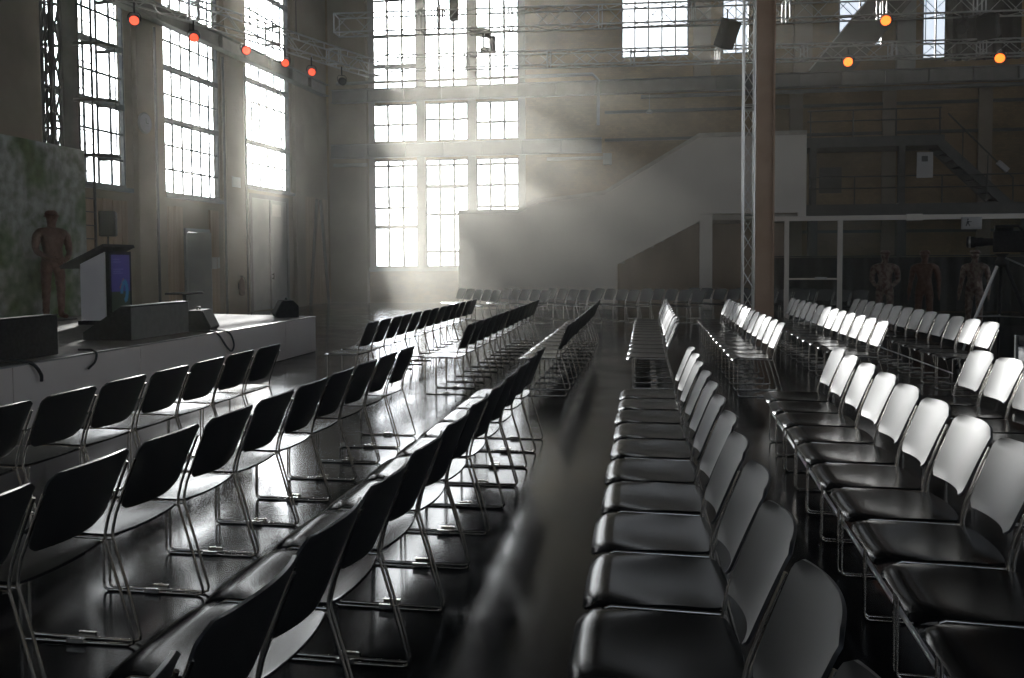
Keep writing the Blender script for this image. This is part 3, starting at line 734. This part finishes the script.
for z in (3.9, 5.1, 6.3, 7.4, 8.5, 9.6, 10.7):
    MB().tube([(0.0, -.36 , z)] + [(.75 * math.sin(a) , -.42 * math.cos(a), z) for a in [PI * (q + .5) / 12 for q in range(12)]] + [(0, .36, z)], .045, 6).obj('safety_hoop', 'steel', t)
for k in range(3):
    a = PI * (.25 + .25 * k); MB().tube([(.75 * math.sin(a), -.42 * math.cos(a), 3.9), (.75 * math.sin(a), -.42 * math.cos(a), 10.7)], .016, 6).obj('cage_strap', 'steel', t)

# ------------------------------------------------------------------ trusses
def truss(name, label, a, b, s=.4, r=.025, lr=.011, bay=.5, group='lighting trusses', m='alu'):
    a, b = Vector(a), Vector(b); d = b - a; L = d.length; d.normalize()
    t = thing(name, label, 'truss', tuple(a), 0, group)
    if abs(d.z) > .9: sx, sy = Vector((1, 0, 0)), Vector((0, 1, 0))
    else: sx = Vector((-d.y, d.x, 0)).normalized(); sy = Z
    cs_ = [sx * (i * s / 2) + sy * (j * s / 2) for i, j in ((-1, -1), (1, -1), (1, 1), (-1, 1))]
    for c in cs_: MB().tube([c, c + d * L], r, 8).obj('chord', m, t)
    mb = MB(); n = max(2, int(L / bay)); st = L / n
    for f0, f1 in ((0, 1), (1, 2), (2, 3), (3, 0)):
        for i in range(n):
            p, q = (cs_[f0], cs_[f1]) if i % 2 else (cs_[f1], cs_[f0])
            mb.tube([p + d * (st * i), q + d * (st * (i + 1))], lr, 6)
    mb.obj('lattice_brace', m, t)
    ends = [0.02, L - .02]
    k = 2.5
    while k < L - 1: ends += [k - .05, k + .05]; k += 2.5
    for e in ends:
        mb = MB()
        for f0, f1 in ((0, 1), (1, 2), (2, 3), (3, 0)): mb.tube([cs_[f0] + d * e, cs_[f1] + d * e], .018, 6)
        mb.obj('end_frame', m, t)
    return t
truss('lighting_truss', 'upper aluminium lattice truss spanning across the tall back window', (-8.75, 24.0, 8.3), (14.0, 25.25, 8.3), .52)
truss('lighting_truss', 'lower aluminium lattice truss spanning across the tall back window', (-7.9, 26.0, 7.64), (14.0, 27.45, 7.64), .42)
truss('lighting_truss', 'lattice truss running along the window wall carrying red lamps', (-11.9, 14.2, 7.35), (-8.1, 25.5, 7.35), .42)
truss('truss_tower', 'slim upright lattice truss beside the brown steel column', (2.31, 20.62, 0.03), (2.31, 20.62, HZ), .24, .022, .012, .42, None, 'sunlit_alu')
MB().rbox((2.31, 20.62, .0155), (.5 * .2 + .12, .5, .03), .02).obj('tower_foot', 'steel', bpy.data.objects['truss_tower'], loc=(-2.31, -20.62, -.03))
# slings holding the trusses from the roof
def sling(x, y, z, label): MB().tube([(x, y, z), (x, y, HZ)], .012, 6).obj('truss_sling', 'steel', label=label, category='cable', group='steel slings above the trusses')
for k, (x, y, z) in enumerate(((-5.6, 24.17, 8.57), (0.6, 24.5, 8.57), (7.0, 24.86, 8.57), (-4.6, 26.2, 7.86), (1.2, 26.6, 7.86), (8.0, 27.05, 7.86), (-11.2, 16.28, 7.57), (-9.2, 22.2, 7.57))):
    sling(x, y, z, 'thin dark steel sling holding a lighting truss from the roof')

def par_can(label, loc, rz, tilt, lens, scale=1.0, group='round lamps on the trusses', name='par_lamp', hang=.3):
    t = thing(name, label, 'lamp', loc, rz, group)
    R = RY(PI / 2 + tilt)
    MB().lathe([(.05, -.2), (.10, -.17), (.125, -.05), (.125, .12), (.135, .13), (.135, .15), (.12, .15)], 20, R=R).obj('housing', 'black', t)
    MB().lathe([(.115, .135), (.115, .152)], 20, R=R).obj('lens', lens, t)
    MB().tube([(0, -.15, 0), (0, -.155, .12), (0, -.1, .2), (0, .1, .2), (0, .155, .12), (0, .15, 0)], .012, 8).obj('yoke', 'black', t)
    MB().tube([(0, 0, .2), (0, 0, hang)], .022, 8).obj('clamp', 'black', t)
    if scale != 1: t.scale = (scale,) * 3
    return t
# lamp direction: local +X axis; rz turns it towards the seats
red = [(-10.88, 17.44, 6.76, 'lens_red', 'first'), (-10.32, 18.9, 6.74, 'lens_red', 'second'), (-9.8, 20.45, 6.8, 'lens_red', 'third'), (-9.35, 21.8, 6.78, 'lens_red', 'fourth'), (-9.02, 22.78, 6.74, 'lens_red', 'fifth'), (-8.6, 24.0, 6.72, 'lens_dark', 'last')]
for i, (x, y, z, l, n) in enumerate(red):
    par_can((f'red-glowing round lamp, {n} from the mural end of the window-wall truss' if l == 'lens_red' else 'unlit dark round lamp at the far end of the window-wall truss'),
            (x, y, z), -1.05 + .05 * i - (.25 if i > 2 else 0), .25, l, .82, hang=.5)
par_can('orange-lit round lamp hanging by the upper truss near the sloping girder', (6.32, 24.82, 7.95), -1.75, .25, 'lens_orange', 1.1, hang=.2)
par_can('orange-lit round lamp hanging lowest, under the lower truss', (5.78, 26.72, 7.3), -1.72, .2, 'lens_orange', 1.1, hang=.34)
par_can('orange-lit lamp tilted down at the far end of the lower truss', (10.05, 27.05, 7.36), -2.1, .45, 'lens_orange', 1.15, hang=.24)
par_can('unlit black spotlight on the upper truss above the gallery stairs', (8.3, 24.9, 7.72), -2.3, .6, 'lens_dark', 1.1, hang=.3)
# moving-head style and box fixtures
def hanging_speaker(label, loc, rz, tilt, d):
    t = thing('hanging_speaker', label, 'speaker', loc, rz, 'black boxes hung from the trusses')
    R = RY(tilt)
    MB().rbox((0, 0, 0), d, .03, R).obj('cabinet', 'black', t)
    MB().box(R @ Vector((d[0] / 2 + .006, 0, 0)), (.012, d[1] * .9, d[2] * .92), R).obj('grille', 'grille', t)
    mb = MB(); y = d[1] / 2 + .02
    mb.tube([(0, -y, 0), (0, -y, d[2] * .55), (0, y, d[2] * .55), (0, y, 0)], .014, 8); mb.tube([(0, 0, d[2] * .55), (0, 0, d[2] * .55 + .25)], .02, 8); mb.obj('bracket', 'steel', t)
hanging_speaker('black box speaker tilted forward on the truss beside the column', (2.15, 24.3, 7.65), -.9, .5, (.36, .42, .74))
hanging_speaker('dark tilted box speaker on the upper truss above the gallery', (8.95, 25.0, 7.72), -2.2, .45, (.34, .5, .62))
t = thing('projector_spotlight', 'dark moving-head spotlight standing on the lower truss before the window', 'lamp', (-4.85, 26.17, 7.87))
MB().lathe([(.14, 0), (.15, .1), (.12, .16)], 14).obj('base', 'black', t)
MB().tube([(0, -.16, .14), (0, -.17, .5), (0, -.15, .55)], .03, 8).obj('yoke', 'black', t)
MB().rbox((-.12, 0, .62), (.66, .26, .24), .06, RY(.2)).obj('head', 'black', t)
MB().tube([(.25, .05, .0), (.23, .05, .5)], .1, 8).obj('hanging_arm', 'steel', t)
t = thing('cable_bundle', 'dark bundle of cables hanging on the upper truss before the window', 'cable', (-5.75, 24.15, 8.02))
for i in range(5):
    x = -.16 + .08 * i; MB().tube([(x * .5, 0, 1.3), (x * .7, -.03, .9), (x, -.3, .6), (x, -.3, .05), (x + .05, -.3, -.03), (x + .09, -.3, .1), (x * .8 + .05, -.3, .6)], .018, 6).obj('cable', 'cable', t)
MB().bbox((.28, -.1, .3), (.52, .1, 1.6)).obj('cable_box', 'steel', t)
# sloping girder above the gallery
t = thing('sloping_girder', 'broad dark girder sloping steeply up the wall between trusses and roof', 'girder', (5.95, 31.82, 7.85))
A = math.radians(50.5); R = RY(-A); u = R @ Vector((0, 0, 1)); v = R @ Vector((1, 0, 0)); c = v * 3.15 + u * -.1
MB().box(c, (6.3, .1, 1.1), R).obj('web', 'steel', t)
MB().box(c + u * .57, (6.3, .18, .05), R).obj('edge_flange', 'alu', t)
MB().box(c - u * .57, (6.3, .18, .05), R).obj('lower_flange', 'steel', t)
# small lamp bowl under the crane girder
t = thing('pendant_lamp', 'small pale pendant hanging below the crane girder on the wall', 'lamp', (.1, 31.1, 6.75))
MB().tube([(0, 0, .12), (0, 0, .75)], .012, 6).obj('rod', 'pier', t)
MB().lathe([(.03, .14), (.06, .1), (.13, .02), (.13, 0), (.1, -.02)], 16).obj('shade', 'pier', t)

# ------------------------------------------------------------------ video camera on tripod, cases at the right
t = thing('video_camera', 'black broadcast video camera with big lens on a tripod', 'camera', (5.0, 13.3, 1.62), 2.75)
MB().rbox((-.12, 0, .16), (.46, .17, .3), .03).obj('body', 'black', t)
ln_ = MB().lathe([(.05, 0), (.055, .12), (.065, .14), (.065, .22), (.08, .26), (.08, .34), (.07, .34)], 18, base=(.1, 0, .16), R=RY(PI / 2)).obj('lens', 'black', t)
MB().lathe([(.068, .33), (.068, .345)], 18, base=(.1, 0, .16), R=RY(PI / 2)).obj('front_glass', 'lens_dark', ln_)
MB().lathe([(.0825, .29), (.0825, .315)], 18, base=(.1, 0, .16), R=RY(PI / 2)).obj('lens_ring', 'alu', ln_)
MB().tube([(.08, 0, .29), (.08, 0, .38), (-.2, 0, .38), (-.26, 0, .30)], .02, 8).obj('handle', 'black', t)
MB().rbox((-.02, -.17, .32), (.24, .13, .16), .03).obj('viewfinder', 'black', t)
MB().rbox((-.42, 0, .14), (.14, .12, .2), .02).obj('battery', 'greybox', t)
t = thing('camera_tripod', 'tall black tripod with pale legs under the video camera', 'tripod', (5.0, 13.3, 0), 2.75)
MB().lathe([(.05, 1.42), (.09, 1.45), (.09, 1.5), (.06, 1.53), (.06, 1.58), (.09, 1.6), (.09, 1.615)], 18).obj('fluid_head', 'black', t)
for k in range(3):
    a = k * 2.094 + .6; c, s_ = math.cos(a), math.sin(a)
    lg = MB().tube([(.06 * c, .06 * s_, 1.44), (.36 * c, .36 * s_, .72)], .022, 8); lg.tube([(.36 * c, .36 * s_, .74), (.62 * c, .62 * s_, .03)], .015, 8); lg.obj('leg', 'alu' if k == 0 else 'black', t)
    MB().lathe([(.03, 0.001), (.03, .03), (.015, .04)], 10, base=(.62 * c, .62 * s_, 0)).obj('foot', 'cable', t)
MB().tube([(-.05, .06, 1.55), (-.35, .12, 1.4), (-.55, .16, 1.25)], .012, 8).obj('pan_handle', 'alu', t)
mb = MB()
for k in range(3):
    a = k * 2.094 + .6; mb.tube([(0, 0, .72), (.35 * math.cos(a), .35 * math.sin(a), .72)], .01, 6)
mb.obj('spreader', 'alu', t)
t = thing('flight_case', 'grey metal-edged flight case behind the sixth row', 'case', (4.2, 9.2, 0))
MB().rbox((0, 0, .36), (.9, .7, .56), .03).obj('box', 'case', t)
MB().rbox((0, 0, .70), (.9, .7, .1), .03).obj('lid', 'black', t)
for a in (-.45, .45):
    for b in (-.35, .35): MB().bbox((a - .016, b - .016, .085), (a + .016, b + .016, .75)).obj('corner_edge', 'alu', t)
for a in (-.36, .36):
    for b in (-.26, .26): MB().lathe([(.035, -.02), (.04, 0), (.035, .02)], 12, base=(a, b, .041), R=RX(PI / 2)).obj('caster', 'black', t)
t = thing('control_unit', 'small black control unit on top of the grey flight case', 'device', (4.1, 9.25, .752))
MB().rbox((0, 0, .05), (.4, .3, .09), .02).obj('housing', 'black', t)
for i in range(4): MB().lathe([(.012, 0), (.01, .02)], 10, base=(-.12 + .08 * i, -.06, .095)).obj('knob', 'alu', t)

# bare shrubs outside the tall window
def shrub(label, x, y, n, h, seed):
    rnd = random.Random(seed); mb = MB()
    for i in range(n):
        a = rnd.uniform(0, 2 * PI); r = rnd.uniform(.2, .9); hh = h * rnd.uniform(.6, 1)
        p0 = Vector((rnd.uniform(-.15, .15), rnd.uniform(-.15, .15), 0)); p2 = Vector((r * math.cos(a), r * math.sin(a), hh)); p1 = (p0 + p2) / 2 + Vector((-p2.x * .2, -p2.y * .2, .1))
        mb.tube([p0, p1, p2], [.016, .011, .005], 5)
        for q in range(3):
            s = p1.lerp(p2, rnd.random()); mb.tube([s, s + Vector((rnd.uniform(-.3, .3), rnd.uniform(-.3, .3), rnd.uniform(.1, .4)))], [.007, .003], 4)
    mb.obj('bare_shrub', 'twig', loc=(x, y, -.45), label=label, category='shrub')
shrub('bare twiggy shrub outside the middle pane of the tall back window', -7.6, 34.5, 26, 2.9, 3)
shrub('lower bare shrub outside beside the stair wall end of the window', -6.2, 35.2, 18, 2.6, 9)

# ------------------------------------------------------------------ haze, light, camera
SKY_BASE, SKY_LOBE = 2.1, 60.0
SUN_AZ, SUN_EL = math.radians(22.3), math.radians(16.0)
m = bpy.data.materials.new('hall_haze'); m.use_nodes = True; nt = m.node_tree; nt.nodes.clear()
o = nt.nodes.new('ShaderNodeOutputMaterial'); v = nt.nodes.new('ShaderNodeVolumeScatter')
v.inputs['Color'].default_value = (.97, .935, .83, 1); v.inputs['Density'].default_value = .007; v.inputs['Anisotropy'].default_value = .7
nt.links.new(v.outputs[0], o.inputs['Volume'])
# the haze hangs thickest towards the windows at the hall end and thins out towards the front and the right
tc = nt.nodes.new('ShaderNodeTexCoord'); sp = nt.nodes.new('ShaderNodeSeparateXYZ'); nt.links.new(tc.outputs['Object'], sp.inputs[0])
def ramp(sock, a, b, c, d):
    r = nt.nodes.new('ShaderNodeMapRange'); r.interpolation_type = 'SMOOTHSTEP'
    for k, x in zip(('From Min', 'From Max', 'To Min', 'To Max'), (a, b, c, d)): r.inputs[k].default_value = x
    nt.links.new(sock, r.inputs['Value']); return r.outputs['Result']
def mul(a, b):
    r = nt.nodes.new('ShaderNodeMath'); r.operation = 'MULTIPLY'
    for i, x in enumerate((a, b)):
        if isinstance(x, float): r.inputs[i].default_value = x
        else: nt.links.new(x, r.inputs[i])
    return r.outputs[0]
dens = mul(mul(ramp(sp.outputs['Y'], 13, 28, .03, 1), mul(ramp(sp.outputs['X'], 2, 12, 1, .4), mul(ramp(sp.outputs['Z'], 3, 9.5, 1, .2), ramp(sp.outputs['X'], -12, -7, .8, 1)))), .022)
nt.links.new(dens, v.inputs['Density'])
v_ = [(-14.2, YF + .02, .012), (XR - .02, YF + .02, .012), (XR - .02, YB - .01, .012), (-12.11, YB - .01, .012)]
MB().prism([(p[0], p[1]) for p in v_], .012, HZ - .02, 'z').obj('hall_haze', m, kind='stuff', label='thin stage haze filling the hall, lit by the windows', category='haze')

w = bpy.data.worlds.new('sky'); S.world = w; w.use_nodes = True; nt = w.node_tree
bg = nt.nodes['Background']
# bright thin winter sky: pale blue, whiter towards the horizon and around the sun
dirv = Vector((-math.sin(SUN_AZ) * math.cos(SUN_EL), math.cos(SUN_AZ) * math.cos(SUN_EL), math.sin(SUN_EL)))
tc = nt.nodes.new('ShaderNodeTexCoord')
def vm(op, a, b):
    n = nt.nodes.new('ShaderNodeVectorMath'); n.operation = op
    for i, x in enumerate((a, b)):
        if isinstance(x, (tuple, Vector)): n.inputs[i].default_value = x
        else: nt.links.new(x, n.inputs[i])
    return n
dn = vm('DOT_PRODUCT', tc.outputs['Generated'], dirv).outputs['Value']
def mth(op, a, b):
    n = nt.nodes.new('ShaderNodeMath'); n.operation = op
    for i, x in enumerate((a, b)):
        if isinstance(x, (int, float)): n.inputs[i].default_value = x
        else: nt.links.new(x, n.inputs[i])
    return n.outputs[0]
lobe = mth('MULTIPLY', mth('POWER', mth('MAXIMUM', dn, 0.0), 40.0), SKY_LOBE)
sp = nt.nodes.new('ShaderNodeSeparateXYZ'); nt.links.new(tc.outputs['Generated'], sp.inputs[0])
cr = nt.nodes.new('ShaderNodeValToRGB'); e = cr.color_ramp.elements
e[0].position = 0.0; e[0].color = (.95, .97, 1, 1); e[1].position = .6; e[1].color = (.58, .70, .86, 1)
nt.links.new(sp.outputs['Z'], cr.inputs['Fac'])
base = nt.nodes.new('ShaderNodeMix'); base.data_type = 'RGBA'; base.blend_type = 'MULTIPLY'; base.inputs[0].default_value = 1
nt.links.new(cr.outputs['Color'], base.inputs[6]); base.inputs[7].default_value = (SKY_BASE,) * 3 + (1,)
lc = nt.nodes.new('ShaderNodeCombineXYZ')
for k, q in enumerate((1.0, .985, .95)): nt.links.new(mth('MULTIPLY', lobe, q), lc.inputs[k])
ad = nt.nodes.new('ShaderNodeMix'); ad.data_type = 'RGBA'; ad.blend_type = 'ADD'; ad.inputs[0].default_value = 1; ad.clamp_result = False
nt.links.new(base.outputs[2], ad.inputs[6]); nt.links.new(lc.outputs[0], ad.inputs[7])
nt.links.new(ad.outputs[2], bg.inputs['Color']); bg.inputs['Strength'].default_value = 1.0
sl = bpy.data.lights.new('sun', 'SUN'); sl.energy = 16; sl.angle = math.radians(.9); sl.color = (1, .95, .87)
so = bpy.data.objects.new('sun', sl); COL.objects.link(so)
dirv = Vector((-math.sin(SUN_AZ) * math.cos(SUN_EL), math.cos(SUN_AZ) * math.cos(SUN_EL), math.sin(SUN_EL)))
so.rotation_euler = dirv.to_track_quat('Z', 'Y').to_euler(); so.location = dirv * 60
def portal(c, inward, wx, wz):
    L = bpy.data.lights.new('window_portal', 'AREA'); L.shape = 'RECTANGLE'; L.size = wx; L.size_y = wz; L.cycles.is_portal = True
    o = bpy.data.objects.new('window_portal', L); COL.objects.link(o); o.location = c
    o.rotation_euler = Vector(inward).to_track_quat('-Z', 'Z').to_euler()
for a, b, z in LWIN: portal(lw((a + b) / 2, .19, (z + 11.8) / 2), -ln, b - a, 11.8 - z)
portal((-7.42, YB + .45, 6.98), (0, -1, 0), 5.5, 11.2)
for a, b, c, d in UP: portal(((a + b) / 2, YB + .45, (c + d) / 2), (0, -1, 0), b - a, d - c)

for a, b, c, d in FILL_RH: portal((XR + .45, (a + b) / 2, (c + d) / 2), (-1, 0, 0), b - a, d - c)
for a, b, c, d in FILL_FH: portal(((a + b) / 2, YF - .45, (c + d) / 2), (0, 1, 0), b - a, d - c)

cd = bpy.data.cameras.new('camera'); co = bpy.data.objects.new('camera', cd); COL.objects.link(co)
F, YAW, PIT, ROL, H = 868.2, .1536, .0429, -.0052, 1.5176
cd.sensor_fit = 'HORIZONTAL'; cd.sensor_width = 36; cd.lens = F * 36 / 1024; cd.shift_y = -39 / 1024; cd.clip_start = .05; cd.clip_end = 500
co.matrix_world = Matrix.Translation((0, 0, H)) @ Matrix.Rotation(YAW, 4, 'Z') @ Matrix.Rotation(PI / 2 - PIT, 4, 'X') @ Matrix.Rotation(ROL, 4, 'Z')
S.camera = co

S.view_settings.view_transform = 'Standard'; S.view_settings.look = 'None'; S.view_settings.gamma = 1; S.view_settings.use_curve_mapping = False
S.view_settings.exposure = -0.72
cy = S.cycles
cy.use_denoising = True
try: cy.denoiser = 'OPENIMAGEDENOISE'
except Exception: pass
cy.max_bounces = 8; cy.diffuse_bounces = 4; cy.glossy_bounces = 4; cy.transmission_bounces = 4; cy.transparent_max_bounces = 16; cy.volume_bounces = 2
cy.sample_clamp_indirect = 8; cy.caustics_reflective = False; cy.caustics_refractive = False
